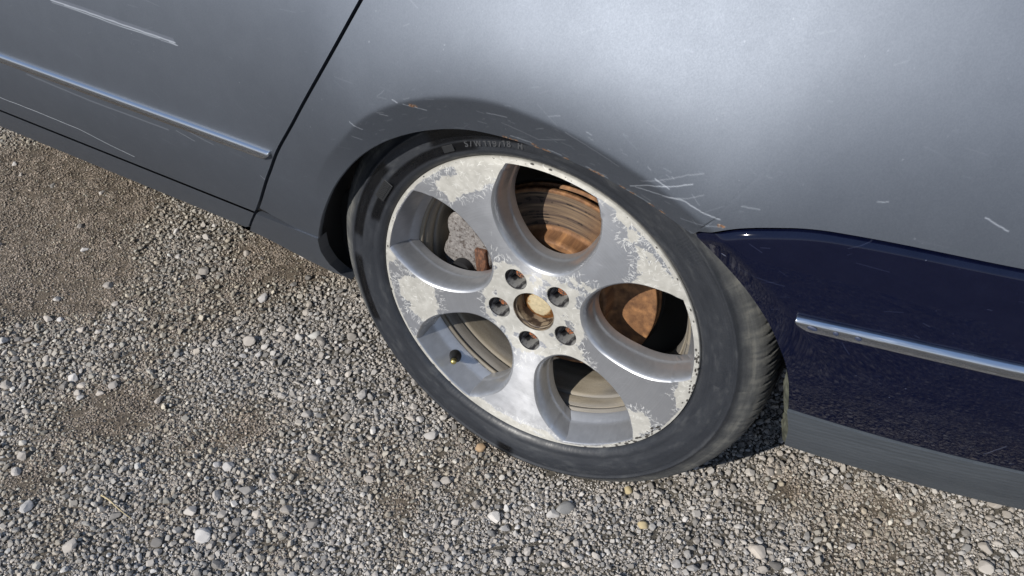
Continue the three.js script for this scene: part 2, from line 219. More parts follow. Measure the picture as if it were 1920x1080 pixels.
  { const e0 = [], e1 = [], e2 = []; for (let j = 0; j <= 40; j++) { const y = lerp(0.237, 0.46, j / 40), x = R1(y), k = 1 - sm(0.36, 0.46, y), z = skin(x, y), wob = 0.003 * (noise(y * 90, 2, 5) - 0.5); e0.push([x - 0.0005, y, z - 0.0012]); e1.push([x - 0.006 * k - 0.001 + wob * k, y, z - 0.006]); e2.push([x - (0.015 * k + 0.001) + wob * k, y, z - 0.03]); } part('bumper_return', grid([e0, e1, e2], (p) => [p[1] * 6, p[2] * 20], true), new THREE.MeshStandardMaterial({ map: (() => { const c = canvas(256, 64); paintPixels(c, (i, j) => { const n = fbm(i / 12, j / 8, 4, 301); return [78 + 90 * (n - .5), 80 + 88 * (n - .5), 68 + 80 * (n - .5)]; }); return tex(c, true, THREE.RepeatWrapping); })(), roughness: 0.85 }), bumper, 'muddy inner edge of the bumper at the arch'); }
  for (const [x, w] of [[.368, .0062], [.392, .0032], [.414, .0038]]) { const g = new THREE.SphereGeometry(1, 16, 8); g.scale(w, 0.0026, 0.0012); g.rotateZ(-0.05); const y = 0.5185, z = skin(x, y) + 0.0074; g.translate(x, y, z); part('trim_chip', g, plain(0.03, 0.04, 0.075, 0.5), bumper); }
  part('bumper_lip', mergeGeometries([grid(kr, sUV), strip(kt, kt.map((p) => [p[0], p[1] + 0.0015, p[2] - 0.006]), sUV), strip(ke.map((p) => [p[0] + 0.004, p[1], p[2] - 0.03]), ke, sUV), strip(kr[0].map((p) => [p[0], p[1] + 0.002, p[2] - 0.25]), kr[0], sUV)]), skirtMat, bumper, 'dull grey plastic lower lip of the bumper');
  part('trim_strip', trim(0.507, 0.5262, (t) => { const e2 = lerp(.349, .365, sm(0.25, 1, t)), a = [[e2, 0], [e2 + 0.0008, 0.85]]; for (let i = 0; i <= 80; i++) a.push([lerp(e2 + 0.002, 1.1, i / 80), 1]); return a; }), chromeMat, bumper, 'chrome strip along the navy bumper');
  const f0 = [], f1 = []; for (let i = 0; i <= 60; i++) { const x = lerp(0.245, 1.1, i / 60), y = bseamY(x); f0.push([x, y - 0.02, skin(x, y) - 0.016]); f1.push([x, y + 0.02, skin(x, y) - 0.016]); }
  part('bumper_joint', strip(f0, f1), blackMat, car, 'black joint between bumper and quarter panel');
  // wheel housing
  const lr2 = [[0.004, -0.012], [0.012, -0.03], [0.03, -0.09], [0.034, -0.2], [0.034, -0.36]].map(([dr, dz]) => { const row = []; for (let i = 0; i <= 120; i++) { const th = lerp(2, 191, i / 120), a = th * Math.PI / 180, r = archR(th) + dr; const x = AX + r * Math.cos(a), y = AY + r * Math.sin(a); row.push([x, y, skin(AX + archR(th) * Math.cos(a), AY + archR(th) * Math.sin(a)) + dz]); } return row; });
  const wall = [lr2[4], lr2[4].map(([x, y, z]) => [lerp(AX, x, 0.02), lerp(AY, y, 0.02), z])];
  part('wheel_arch_liner', mergeGeometries([grid(lr2), grid(wall)]), linerMat, car);
  const mg = new THREE.Shape(); mg.moveTo(-.425, .16); mg.lineTo(-.415, .30); mg.quadraticCurveTo(-.405, .335, -.38, .345); mg.lineTo(-.335, .25); mg.quadraticCurveTo(-.33, .2, -.345, .165); mg.lineTo(-.38, .15); mg.closePath();
  const mgg = new THREE.ExtrudeGeometry(mg, { depth: 0.004, bevelEnabled: true, bevelSize: 0.003, bevelThickness: 0.002, bevelSegments: 2, curveSegments: 8 }); mgg.translate(0, 0, -0.135);
  part('mud_guard', mgg, plain(0.02, 0.021, 0.023, 0.6), car);
  // what closes the body off: floor, boot and shoulder
  const fl = mergeGeometries([new THREE.BoxGeometry(1.15, 0.2, 1.35).toNonIndexed().translate(-1.03, 0.32, -0.82), new THREE.BoxGeometry(0.66, 0.2, 1.25).toNonIndexed().translate(0.76, 0.38, -0.9), new THREE.BoxGeometry(0.96, 0.2, 1.0).toNonIndexed().translate(-0.02, 0.45, -0.96)]);
  part('underbody', fl, linerMat, car);
  const sh0 = [], sh1 = [], sh2 = []; for (let i = 0; i <= 60; i++) { const x = lerp(-1.62, 1.1, i / 60), z = skin(x, TOP); sh0.push([x, TOP - 0.001, z - 0.001]); sh1.push([x, TOP + 0.03, z - 0.05]); sh2.push([x, TOP + 0.06, z - 1.45]); }
  part('shoulder_panel', grid([sh0, sh1, sh2], quarterUV), quarterMat, car);
}
console.log('body');

// ---------------------------------------------------------------- the wheel
const wheel = group('wheel', car, 'five-hole alloy wheel, its machined face corroded in white patches');
const WO = new V3(0, 0.3238, -0.0394);
{
  const s = -0.0423, c = 0.0552, n = new V3(-Math.sin(s) * Math.cos(c), Math.sin(c), Math.cos(s) * Math.cos(c)), e1 = new V3(Math.cos(s), 0, Math.sin(s)), e2 = new V3().crossVectors(n, e1);
  wheel.quaternion.setFromRotationMatrix(new THREE.Matrix4().makeBasis(e1, e2, n)); wheel.position.copy(WO);
}
const WIN = [.080, .083, .088, .087, .078, .072, .0715, .0745, .0805, .082, .077, .075, .0745, .0745, .076, .079, .084, .089, .0905, .089, .085, .080, .0775, .078];
const WCX = 0.012, WCY = 0.165, RIMR = 0.2425;
function winRaw(deg) { const n = 24, x = ((deg % 360) + 360) % 360 / 15, i = Math.floor(x), t = x - i, a = WIN[(i + 23) % n], b = WIN[i % n], c = WIN[(i + 1) % n], d = WIN[(i + 2) % n]; return b + 0.5 * t * (c - a + t * (2 * a - 5 * b + 4 * c - d + t * (3 * (b - c) + d - a))); }
// outline in wheel coordinates: side part and the part that follows the rim
const NARC = 60, NSIDE = 170, WLIM = 0.2355;
const sideR = (deg) => deg < 100 && deg >= 20 ? .0835 + (deg - 20) * .00034 : deg >= 100 && deg < 135 ? .082 + (135 - deg) * .0006 : winRaw(deg);
const dish = (r) => -0.0085 * (1 - sm(0.03, 0.21, r)) - 0.0012 * sm(0.232, 0.2425, r);
const rot2 = ([x, y], k) => { const a = -2 * Math.PI / 5 * k, c = Math.cos(a), s = Math.sin(a); return [x * c - y * s, x * s + y * c]; };
// the opening at some depth: the side outline moved in by `shrink`, cut by the barrel's circle; corner points are exact
function winRing(shrink, rimShrink) {
  const lim = WLIM - rimShrink, rad = Math.PI / 180;
  const circ = (deg) => { const b = WCX * Math.cos(deg * rad) + WCY * Math.sin(deg * rad); return -b + Math.sqrt(b * b - (WCX * WCX + WCY * WCY) + lim * lim); };
  const root = (lo, hi) => { const f = (d) => sideR(d) - shrink - circ(d), fl = f(lo); for (let k = 0; k < 40; k++) { const m = (lo + hi) / 2; if (f(m) * fl > 0) lo = m; else hi = m; } return (lo + hi) / 2; };
  const c1 = root(5, 75), c2 = root(100, 170), at = (d, r) => [WCX + r * Math.cos(d * rad), WCY + r * Math.sin(d * rad)], arc = [], side = [];
  for (let i = 0; i <= NARC; i++) { const d = lerp(c1, c2, i / NARC); arc.push(at(d, circ(d))); }
  for (let i = 0; i <= NSIDE; i++) { const d = lerp(c2, c1 + 360, i / NSIDE); side.push(at(d, i === 0 || i === NSIDE ? circ(d) : sideR(d % 360) - shrink)); }
  return { arc, side, all: [...arc, ...side.slice(1, -1)] };
}

// face texture: machined aluminium with filiform corrosion
const rimTexSize = 1536, rimSpan = 0.25;
const rimColor = canvas(rimTexSize, rimTexSize), rimMR = canvas(rimTexSize, rimTexSize);
{
  const g = rimColor.getContext('2d'), m = rimMR.getContext('2d'), N = rimTexSize, R = mulberry(99), X = (x) => (x / rimSpan * 0.5 + 0.5) * N, Y = (y) => (0.5 - y / rimSpan * 0.5) * N;
  paintPixels(rimColor, (i, j) => { const x = (i / N * 2 - 1) * rimSpan, y = (1 - j / N * 2) * rimSpan, r = Math.hypot(x, y), n = (noise(r * 5200, 3, 4) - 0.5) * 12 + (fbm(x * 60, y * 60, 3, 6) - 0.5) * 12 + (hash(i, j, 8) - 0.5) * 8; return [188 + n, 190 + n, 195 + n]; });
  paintPixels(rimMR, (i, j) => { const x = (i / N * 2 - 1) * rimSpan, y = (1 - j / N * 2) * rimSpan; const v = 0.50 + (fbm(x * 90, y * 90, 3, 16) - 0.5) * 0.14; return [0, 255 * v, 190]; });
  // where the lacquer has lifted: near the outer edge, at the hub, in places beside the windows
  const spots = [[0.205, 0.02, 0.5], [0.15, 0.105, 0.6], [0.18, 0.10, 0.9], [0.205, 0.085, 0.8], [0.145, -0.155, 0.9], [0.16, -0.135, 0.9], [0.12, -0.185, 0.7], [0.18, -0.12, 0.6], [-0.2, 0.02, 0.5], [-0.205, -0.03, 0.9], [-0.19, -0.055, 0.7], [-0.175, -0.02, 0.5], [-0.165, -0.05, 0.5], [-0.1, 0.19, 0.6], [-0.13, 0.17, 0.8], [-0.05, 0.215, 0.6], [-0.09, 0.205, 0.7], [0.16, 0.15, 0.5], [0.13, 0.185, 0.5], [-0.02, -0.1, 0.2], [0.09, -0.11, 0.7], [0.075, -0.06, 0.7], [0.09, 0.07, 0.4], [0.2, 0.11, 0.7], [0.175, 0.125, 0.7], [0.19, 0.07, 0.6], [0.135, -0.17, 0.6], [0.06, 0.075, 0.4], [-0.065, 0.07, 0.4], [-0.18, -0.075, 0.5]];
  const bad = (x, y) => {
    const r = Math.hypot(x, y), an = Math.atan2(y, x); let v = 0.95 * sm(0.236, 0.2415, r) * (0.6 + 0.6 * fbm(an * 6 + 9, 2, 3, 71)) + sm(0.212, 0.238, r) * 1.2 * sm(0.38, 0.56, fbm(an * 3 + 20, r * 25, 3, 51)) + 0.95 * (1 - sm(0.062, 0.095, r)) * sm(0.3, 0.55, fbm(x * 45 + 7, y * 45, 3, 53) + 0.12);
    for (const [a, b, s] of spots) v += s * 1.15 * Math.exp(-((x - a) ** 2 + (y - b) ** 2) / (2 * 0.0145 ** 2));
    return clamp(v * (0.55 + 0.9 * fbm(x * 70, y * 70, 3, 61)));
  };
  // cloudy oxide
  const badMap = new Float32Array(512 * 512); for (let j = 0; j < 512; j++) for (let i = 0; i < 512; i++) badMap[j * 512 + i] = bad((i / 256 - 1) * rimSpan, (1 - j / 256) * rimSpan);
  const bm = (i, j) => badMap[Math.min(511, Math.floor(j / 3)) * 512 + Math.min(511, Math.floor(i / 3))];
  paintPixels(rimColor, (i, j, r, gg, b) => { const k = 0.92 * sm(0.40, 0.48, bm(i, j) + 0.45 * (fbm(i / 26, j / 26, 3, 81) - 0.5) + 0.25 * (fbm(i / 7, j / 7, 3, 82) - 0.5)), n = (fbm(i / 22, j / 22, 4, 83) - 0.5) * 36; return [lerp(r, 184 + n, k), lerp(gg, 182 + n, k), lerp(b, 175 + n, k)]; });
  paintPixels(rimMR, (i, j, r, gg, b) => { const k = 0.92 * sm(0.40, 0.48, bm(i, j) + 0.45 * (fbm(i / 26, j / 26, 3, 81) - 0.5) + 0.25 * (fbm(i / 7, j / 7, 3, 82) - 0.5)); return [0, lerp(gg, 165, k), lerp(b, 40, k)]; });
  // worm tracks
  const worm = (x, y, a, len, w, bright) => { const pts = [[x, y]]; let t = a; for (let s = 0; s < len; s++) { t += (R() - 0.5) * 0.8; x += 0.0011 * Math.cos(t); y += 0.0011 * Math.sin(t); pts.push([x, y]); } for (const [ctx, col] of [[g, bright], [m, 'rgb(0,170,20)']]) { ctx.globalAlpha = 0.7; ctx.strokeStyle = col; ctx.lineWidth = w / (2 * rimSpan) * N; ctx.lineCap = ctx.lineJoin = 'round'; ctx.beginPath(); pts.forEach((p, k) => k ? ctx.lineTo(X(p[0]), Y(p[1])) : ctx.moveTo(X(p[0]), Y(p[1]))); ctx.stroke(); ctx.globalAlpha = 1; } };
  let made = 0; for (let k = 0; k < 90000 && made < 2800; k++) {
    const an = R() * 6.2832, r = 0.035 + 0.206 * Math.sqrt(R()), x = r * Math.cos(an), y = r * Math.sin(an), b = bad(x, y);
    if (b < 0.16 || R() > (b < 0.55 ? 0.9 : 0.25)) continue; made++; const hh = 0.002, gx = bad(x + hh, y) - bad(x - hh, y), gy = bad(x, y + hh) - bad(x, y - hh), down = Math.atan2(-gy, -gx);
    const v = R(), c = 200 + 30 * v; worm(x, y, down + (R() - 0.5) * 1.4, 2 + Math.floor(R() * 6), 0.0003 + 0.0007 * R() ** 1.5, `rgb(${c | 0},${c | 0},${(c - 4) | 0})`);
  }
  // scratches, and dark grime specks on the lip
  for (let k = 0; k < 120; k++) { const an = R() * 6.2832, r = 0.06 + 0.17 * R(), x = r * Math.cos(an), y = r * Math.sin(an), t = R() * 6.28, l = 0.004 + 0.012 * R(); g.globalAlpha = 0.15 + 0.4 * R(); g.strokeStyle = 'rgb(232,234,238)'; g.lineWidth = 1 + 1.5 * R(); g.beginPath(); g.moveTo(X(x), Y(y)); g.lineTo(X(x + l * Math.cos(t)), Y(y + l * Math.sin(t))); g.stroke(); }
  const grime = (an, r, s) => { for (const [ctx, col] of [[g, 'rgb(52,50,48)'], [m, 'rgb(0,215,0)']]) { ctx.globalAlpha = 0.9; ctx.fillStyle = col; ctx.beginPath(); ctx.ellipse(X(r * Math.cos(an)), Y(r * Math.sin(an)), s / 0.5 * N, s * 0.5 / 0.5 * N, -an + Math.PI / 2, 0, 6.3); ctx.fill(); ctx.globalAlpha = 1; } };
  for (let k = 0; k < 46; k++) grime(R() * 6.2832, 0.2385 + 0.004 * R(), 0.0006 + 0.0022 * R() ** 2);
  for (let k = 0; k < 34; k++) grime(lerp(-0.92, -0.5, R()), lerp(0.231, 0.2425, R()), 0.0012 + 0.0028 * R());
  for (let k = 0; k < 26; k++) grime(lerp(-0.25, 0.2, R()), lerp(0.2365, 0.2425, R()), 0.0008 + 0.002 * R());
}
const rimMapC = tex(rimColor, true), rimMapM = tex(rimMR, false); rimMapC.channel = rimMapM.channel = 1;
const faceMat = new THREE.MeshPhysicalMaterial({ map: rimMapC, roughness: 1, metalness: 1, roughnessMap: rimMapM, metalnessMap: rimMapM, anisotropy: 0.75 });
const silverMat = (() => {
  const c = canvas(1024, 256); paintPixels(c, (i, j) => { const n = (hash(i, j, 21) - 0.5) * 8 + (fbm(i / 40, j / 30, 4, 22) - 0.5) * 16; return [168 + n, 170 + n, 174 + n]; });
  return new THREE.MeshPhysicalMaterial({ map: tex(c, true, THREE.RepeatWrapping), metalness: 0.7, roughness: 0.38, clearcoat: 0.6, clearcoatRoughness: 0.18 });
})();
{
  const shape = new THREE.Shape(); shape.absarc(0, 0, RIMR, 0, Math.PI * 2, false);
  const edgeRing = winRing(-0.0012, -0.0008);
  for (let k = 0; k < 5; k++) shape.holes.push(new THREE.Path(edgeRing.all.map((p) => new THREE.Vector2(...rot2(p, k)))));
  const bolts = []; for (let k = 0; k < 5; k++) { const a = 2.1115 - k * 2 * Math.PI / 5; bolts.push([0.056 * Math.cos(a), 0.056 * Math.sin(a)]); }
  for (const [x, y] of bolts) { const h = new THREE.Path(); h.absarc(x, y, 0.0166, 0, Math.PI * 2, true); shape.holes.push(h); }
  const bore = new THREE.Path(); bore.absarc(0, 0, 0.0318, 0, Math.PI * 2, true); shape.holes.push(bore);
  let fg = new THREE.ShapeGeometry(shape, 64); fg = new TessellateModifier(0.009, 10).modify(fg);
  const fp = fg.attributes.position, fn = fg.attributes.normal, uvA = new Float32Array(fp.count * 2), uvB = new Float32Array(fp.count * 2);
  for (let t = 0; t < fp.count; t += 3) {
    let base = null; for (let k = 0; k < 3; k++) {
      const i = t + k, x = fp.getX(i), y = fp.getY(i), r = Math.hypot(x, y), h = 1e-4, dz = (dish(r + h) - dish(r - h)) / (2 * h); fp.setZ(i, dish(r));
      const nn = new V3(-dz * x / r, -dz * y / r, 1).normalize(); fn.setXYZ(i, nn.x, nn.y, nn.z);
      let a = Math.atan2(y, x); if (base === null) base = a; else { if (a - base > Math.PI) a -= 2 * Math.PI; if (base - a > Math.PI) a += 2 * Math.PI; }
      uvA[i * 2] = r * 4; uvA[i * 2 + 1] = a / (2 * Math.PI); uvB[i * 2] = x / rimSpan * 0.5 + 0.5; uvB[i * 2 + 1] = y / rimSpan * 0.5 + 0.5;
    }
  }
  fg.setAttribute('uv', new THREE.BufferAttribute(uvA, 2)); fg.setAttribute('uv1', new THREE.BufferAttribute(uvB, 2));
  // lip edge turning back to the tyre
  const lipG = lathe([[RIMR, dish(RIMR)], [RIMR + 0.0009, dish(RIMR) - 0.0012], [RIMR + 0.0012, -0.006], [RIMR - 0.002, -0.016]], 240);
  { const p = lipG.attributes.position, u = new Float32Array(p.count * 2); for (let i = 0; i < p.count; i++) { u[i * 2] = p.getX(i) / rimSpan * 0.5 + 0.5; u[i * 2 + 1] = p.getY(i) / rimSpan * 0.5 + 0.5; } lipG.setAttribute('uv1', new THREE.BufferAttribute(u, 2)); }
  const lipN = lipG.toNonIndexed(); part('rim_face', mergeGeometries([fg.index ? fg.toNonIndexed() : fg, lipN]), faceMat, wheel, 'machined silver face with white corrosion patches');
  // window walls
  const prof = [[-0.0012, -0.0008, 0, 1], [-0.0002, -0.0002, 0.0006, 1], [0.0012, 0.0004, 0.0020, 0.9], [0.0026, 0.0012, 0.0044, 0.8], [0.0040, 0.0024, 0.0080, 0.65], [0.0051, 0.0040, 0.0125, 0.45], [0.0059, 0.0060, 0.0180, 0.25], [0.0064, 0.0082, 0.0240, 0], [0.0067, 0.0102, 0.0295, 0], [0.0072, 0.0112, 0.0320, 0], [0.0081, 0.0120, 0.0337, 0], [0.0088, 0.0132, 0.0360, 0], [0.0092, 0.0185, 0.0440, 0], [0.0090, 0.0205, 0.048, 0]];
  const rings = prof.map(([s, rs]) => winRing(s, rs));
  for (let k = 0; k < 5; k++) {
    const sheet = (which) => grid(prof.map(([, , d, w], j) => rings[j][which].map((p) => { const q = rot2(p, k); return [q[0], q[1], dish(Math.hypot(...q)) * w - d]; })), (p, i, j) => [i / 60, j / 13]);
    part('window_wall', mergeGeometries([sheet('arc'), sheet('side')]), silverMat, wheel);
  }
  // bolt holes and bolts
  const grimeTex = (seed, a, b) => { const c = canvas(256, 128); paintPixels(c, (i, j) => { const n = sm(0.38, 0.62, fbm(i / 14, j / 14, 4, seed)), f = (hash(i, j, seed) - .5) * 24; return [0, 1, 2].map((q) => lerp(a[q], b[q], n) + f); }); return tex(c, true, THREE.RepeatWrapping); };
  const holeMat = new THREE.MeshStandardMaterial({ map: grimeTex(201, [46, 46, 48], [136, 136, 134]), roughness: 0.6, metalness: 0.2 }), boltMat = (() => { const c = canvas(128, 128); paintPixels(c, (i, j) => { const n = fbm(i / 9, j / 9, 4, 5); return n > 0.5 ? [150 + 60 * (n - 0.5), 96, 60] : [70, 64, 60]; }); return new THREE.MeshStandardMaterial({ map: tex(c, true), roughness: 0.75, metalness: 0.3 }); })();
  const hz = dish(0.056);
  bolts.forEach(([x, y], k) => {
    const h = lathe([[0.0172, hz + 0.0004], [0.0160, hz - 0.0014], [0.0154, hz - 0.02], [0.0150, hz - 0.028], [0.009, hz - 0.033], [0.0002, hz - 0.033]], 40); h.translate(x, y, 0); part('bolt_hole', h, holeMat, wheel);
    const b = mergeGeometries([new THREE.CylinderGeometry(0.0082, 0.0088, 0.011, 6).toNonIndexed().rotateX(Math.PI / 2).rotateZ(k), new THREE.CylinderGeometry(0.0115, 0.0122, 0.004, 24).toNonIndexed().rotateX(Math.PI / 2).translate(0, 0, -0.006)]); b.translate(x, y, hz - 0.0205); part('wheel_bolt', b, boltMat, wheel);
  });
  // hub bore and cap
  const c0 = dish(0.032);
  part('hub_bore', lathe([[0.0322, c0 + 0.0003], [0.0312, c0 - 0.0016], [0.0310, c0 - 0.0045], [0.0296, c0 - 0.0048], [0.0288, c0 - 0.0062], [0.0283, c0 - 0.020], [0.0276, c0 - 0.026]], 80), new THREE.MeshStandardMaterial({ map: grimeTex(205, [60, 50, 42], [142, 128, 108]), roughness: 0.55, metalness: 0.25 }), wheel);
  const capTex = canvas(256, 256); paintPixels(capTex, (i, j) => { const x = i / 128 - 1, y = j / 128 - 1, r = Math.hypot(x, y), n = fbm(i / 12, j / 12, 4, 33), rust = sm(0.5, 0.75, r + 0.5 * (n - 0.5)); return [lerp(196, 128, rust) + 40 * (n - 0.5), lerp(182, 84, rust) + 36 * (n - 0.5), lerp(150, 42, rust) + 30 * (n - 0.5)]; });
  const cap = lathe([[0.0285, c0 - 0.0255], [0.0245, c0 - 0.0235], [0.021, c0 - 0.0215], [0.019, c0 - 0.019], [0.017, c0 - 0.018], [0.0002, c0 - 0.0175]], 64); { const p = cap.attributes.position, u = cap.attributes.uv; for (let i = 0; i < p.count; i++) u.setXY(i, p.getX(i) / 0.06 + 0.5, p.getY(i) / 0.06 + 0.5); }
  part('dust_cap', cap, new THREE.MeshStandardMaterial({ map: tex(capTex, true), roughness: 0.6, metalness: 0.25 }), wheel, 'rusty beige hub cap inside the bore');
  // barrel behind the face
  const bc = canvas(1024, 512); paintPixels(bc, (i, j) => { const n = fbm(i / 50, j / 12, 4, 44), m = sm(0.35, 0.65, fbm(i / 110, j / 60, 4, 46)), fine = (hash(i, j, 45) - 0.5) * 14; return [[118, 132], [114, 124], [108, 110]].map(([p, q]) => lerp(p, q, m) + 44 * (n - 0.5) + fine); });
  const barrel = mergeGeometries([lathe([[0.2375, -0.012], [0.2165, -0.046], [0.2160, -0.0495], [0.2120, -0.0500], [0.2098, -0.0530], [0.2135, -0.0534], [0.2135, -0.0562], [0.2085, -0.0566], [0.2040, -0.0700], [0.2075, -0.0704], [0.2075, -0.0728], [0.2028, -0.0732], [0.2008, -0.0772], [0.197, -0.10], [0.197, -0.125], [0.205, -0.15], [0.214, -0.17], [0.219, -0.195], [0.232, -0.205]], 240)]);
  part('rim_barrel', barrel, new THREE.MeshStandardMaterial({ map: tex(bc, true), roughness: 0.62, metalness: 0.15 }), wheel, 'dusty inner barrel of the rim');
  // valve
  const va = Math.atan2(-0.170, -0.146), vr = 0.2245, vd = -0.030, vx = Math.cos(va), vy = Math.sin(va);
  const q = new THREE.Quaternion().setFromUnitVectors(new V3(0, 1, 0), new V3(-vx * 0.62, -vy * 0.62, 0.78).normalize());
  const stem = new THREE.LatheGeometry([[0.0001, -0.004], [0.0105, -0.004], [0.0105, 0.0005], [0.0085, 0.003], [0.0060, 0.010], [0.0057, 0.023], [0.0050, 0.0245]].map((p) => new THREE.Vector2(...p)), 20); stem.applyQuaternion(q).translate(vr * vx, vr * vy, vd);
  part('valve_stem', stem, plain(0.012, 0.012, 0.012, 0.5), wheel, 'black rubber valve stem');
  const vc = new THREE.LatheGeometry([[0.0001, 0.0242], [0.0046, 0.0242], [0.0046, 0.031], [0.0036, 0.032], [0.0036, 0.0345], [0.0001, 0.0348]].map((p) => new THREE.Vector2(...p)), 16); vc.applyQuaternion(q).translate(vr * vx, vr * vy, vd);
  part('valve_tip', vc, plain(0.42, 0.36, 0.14, 0.4, { metalness: 0.8 }), wheel);
}
console.log('rim');

// tyre
{
  const prof = [[.2330, -.020], [.2405, -.014], [.2432, -.0075], [.2450, -.0030], [.2475, .0005], [.2505, .0030], [.2530, .0045], [.2560, .0050], [.2585, .0046], [.2610, .0052], [.2660, .0068], [.2720, .0078], [.2780, .0082], [.2840, .0078], [.2885, .0070], [.2915, .0066], [.2930, .0086], [.2955, .0082], [.2970, .0050], [.3020, .0018], [.3065, -.0010], [.3100, -.0033], [.3112, -.0050], [.3128, -.0052], [.3165, -.0078], [.3200, -.0112], [.3232, -.0150], [.3258, -.0190], [.3280, -.0235], [.3300, -.0290], [.3315, -.0345], [.3327, -.0410], [.3338, -.0480], [.3346, -.0560], [.3350, -.0620], [.3350, -.0635], [.3285, -.0650], [.3285, -.0720], [.3352, -.0735], [.3354, -.0800], [.3356, -.0900], [.3357, -.1000], [.3357, -.1010], [.3290, -.1025], [.3290, -.1095], [.3357, -.1110], [.3356, -.1250], [.3352, -.1400], [.3290, -.1415], [.3290, -.1490], [.3348, -.1505], [.3335, -.1650], [.3300, -.1800], [.3200, -.1950], [.3000, -.2080], [.2700, -.2120], [.2400, -.2000]];
  const NT = 1320, rows = prof.map(() => []);
  const flatY = -(0.3238 + 0.0015);
  for (let i = 0; i <= NT; i++) {
    const th = i / NT * Math.PI * 2;
    prof.forEach(([r0, z0], j) => {
      let r = r0, z = z0;
      const bl = Math.exp(-(((th * 180 / Math.PI - 270) / 26) ** 2));
      if (j > 6 && j < 29) z += 0.0045 * bl * Math.sin((j - 6) / 22 * Math.PI);
      // lateral grooves of the shoulder
      if (z0 < -0.0125 && z0 > -0.064 || (z0 < -0.111 && z0 > -0.141) || (z0 < -0.0735 && z0 > -0.1005)) {
        const sl = th * 126 / (2 * Math.PI) + (z0 + 0.03) * (z0 < -0.07 ? 14 : 8), f = ((sl % 1) + 1) % 1;
        const nar = Math.abs(f - 0.5) < (z0 > -0.022 ? 0.09 : 0.15) ? 1 : 0; r -= nar * (z0 > -0.02 ? 0.0010 : z0 > -0.03 ? 0.0026 : 0.0042);
        const f2 = (((sl * 2 + 0.5) % 1) + 1) % 1; if (z0 < -0.026 && Math.abs(f2 - 0.5) < 0.1) r -= 0.0009;
      }
      // worn, scuffed rubber
      if (z0 < 0.004) r += (noise(th * 160, z0 * 900, 7) - 0.5) * 0.0005;
      let x = r * Math.cos(th), y = r * Math.sin(th);
      if (y < flatY) y = flatY + (y - flatY) * 0.06;
      rows[j].push([x, y, z]);
    });
  }
  let s = 0; const len = prof.map((p, j) => (j ? s += Math.hypot(p[0] - prof[j - 1][0], p[1] - prof[j - 1][1]) : 0)), total = s;
  const TW = 2048, TH = 512, c = canvas(TW, TH), b = canvas(TW, TH), rr = canvas(TW, TH);
  const sAt = (j) => { const v = (1 - j / TH) * total; return v; };
  const stain = (a, sv) => { // wet-black smears of tyre shine left on the sidewall: [from, to, s0, s1]
    let k = 0; for (const [a0, a1, s0, s1] of [[141, 171, .058, .074], [179, 203, .060, .074], [108, 162, .036, .050], [261, 266, .058, .09], [92, 122, .052, .085]]) k = Math.max(k, sm(a0 - 1.5, a0 + 1.5, a) * (1 - sm(a1 - 1.5, a1 + 1.5, a)) * sm(s0 - .002, s0 + .002, sv) * (1 - sm(s1 - .002, s1 + .002, sv))); return k; };
  paintPixels(c, (i, j) => {
    const a = i / TW * 360, sv = sAt(j), n = fbm(i / 26, j / 10, 4, 91), n2 = fbm(i / 5, j / 40, 3, 95), fine = (hash(i, j, 92) - 0.5) * 8, circ = (noise(sv * 1500, 5, 3) - 0.5) * 7;
    const wornS = sm(.075, .098, sv) * (1 - sm(.145, .16, sv)), dust = clamp(wornS * (0.35 + 0.9 * n * n2 * 2) + 0.2 * sm(0.55, 0.8, n) + 0.04);
    const st = stain(a, sv) * (0.75 + 0.25 * sm(0.3, 0.5, n));
    const v = [40 + (n - .5) * 12, 43 + (n - .5) * 12, 49 + (n - .5) * 12], d = [98, 98, 95];
    return [0, 1, 2].map((q) => lerp(lerp(v[q], d[q], dust) + fine + circ, [9, 10, 13][q], st));
  });
  paintPixels(rr, (i, j) => { const v = 255 * clamp(0.50 + (fbm(i / 20, j / 8, 3, 93) - 0.5) * 0.3 + 0.2 * sm(.075, .098, sAt(j)) - 0.22 * stain(i / TW * 360, sAt(j))); return [0, v, 0]; });
  paintPixels(b, (i, j) => { const sv = sAt(j), v = 128 + (fbm(i / 3, j / 3, 3, 94) - 0.5) * 60 + (sv > .052 && sv < .07 ? 24 * Math.sin(i * 1.3) * (noise(i / 60, 3, 5) > 0.5 ? 1 : 0) : 0); return [v, v, v]; });
  const wrap = THREE.RepeatWrapping, tm = new THREE.MeshStandardMaterial({ map: tex(c, true, wrap), roughness: 1, roughnessMap: tex(rr, false, wrap), bumpMap: tex(b, false, wrap), bumpScale: 0.0005 });
  const tg = grid(rows, (p, i, j) => [i / NT, len[j] / total]);
  part('tyre', tg, tm, wheel, 'low-profile black tyre with a scuffed dusty shoulder');
  // raised lettering and moulded marks of the sidewall
  const font = await new FontLoader().loadAsync('fonts/droid/droid_sans_bold.typeface.json');
  const zSide = (r) => stab(prof.slice(4, 30), r) ;
  const word = (str, deg, r, size) => { const out = []; let a = deg * Math.PI / 180; for (const ch of str) { if (ch === ' ') { a -= size * 0.75 / r; continue; } const g = new TextGeometry(ch, { font, size, depth: 0.0011, curveSegments: 3 }); g.computeBoundingBox(); const w = g.boundingBox.max.x; a -= w * 0.5 / r; g.translate(-w / 2, 0, 0); g.rotateZ(a - Math.PI / 2); g.translate(r * Math.cos(a), r * Math.sin(a), zSide(r + size / 2) - 0.0006); out.push(g); a -= (w * 0.5 + size * 0.25) / r; } return out; };
  const marks = [...word('S/W119/', 111.5, 0.262, 0.0085), ...word('18 H', 99.5, 0.264, 0.0085)];
  part('lettering', mergeGeometries(marks.map((g) => (g.index ? g.toNonIndexed() : g))), plain(0.05, 0.052, 0.058, 0.6), wheel);
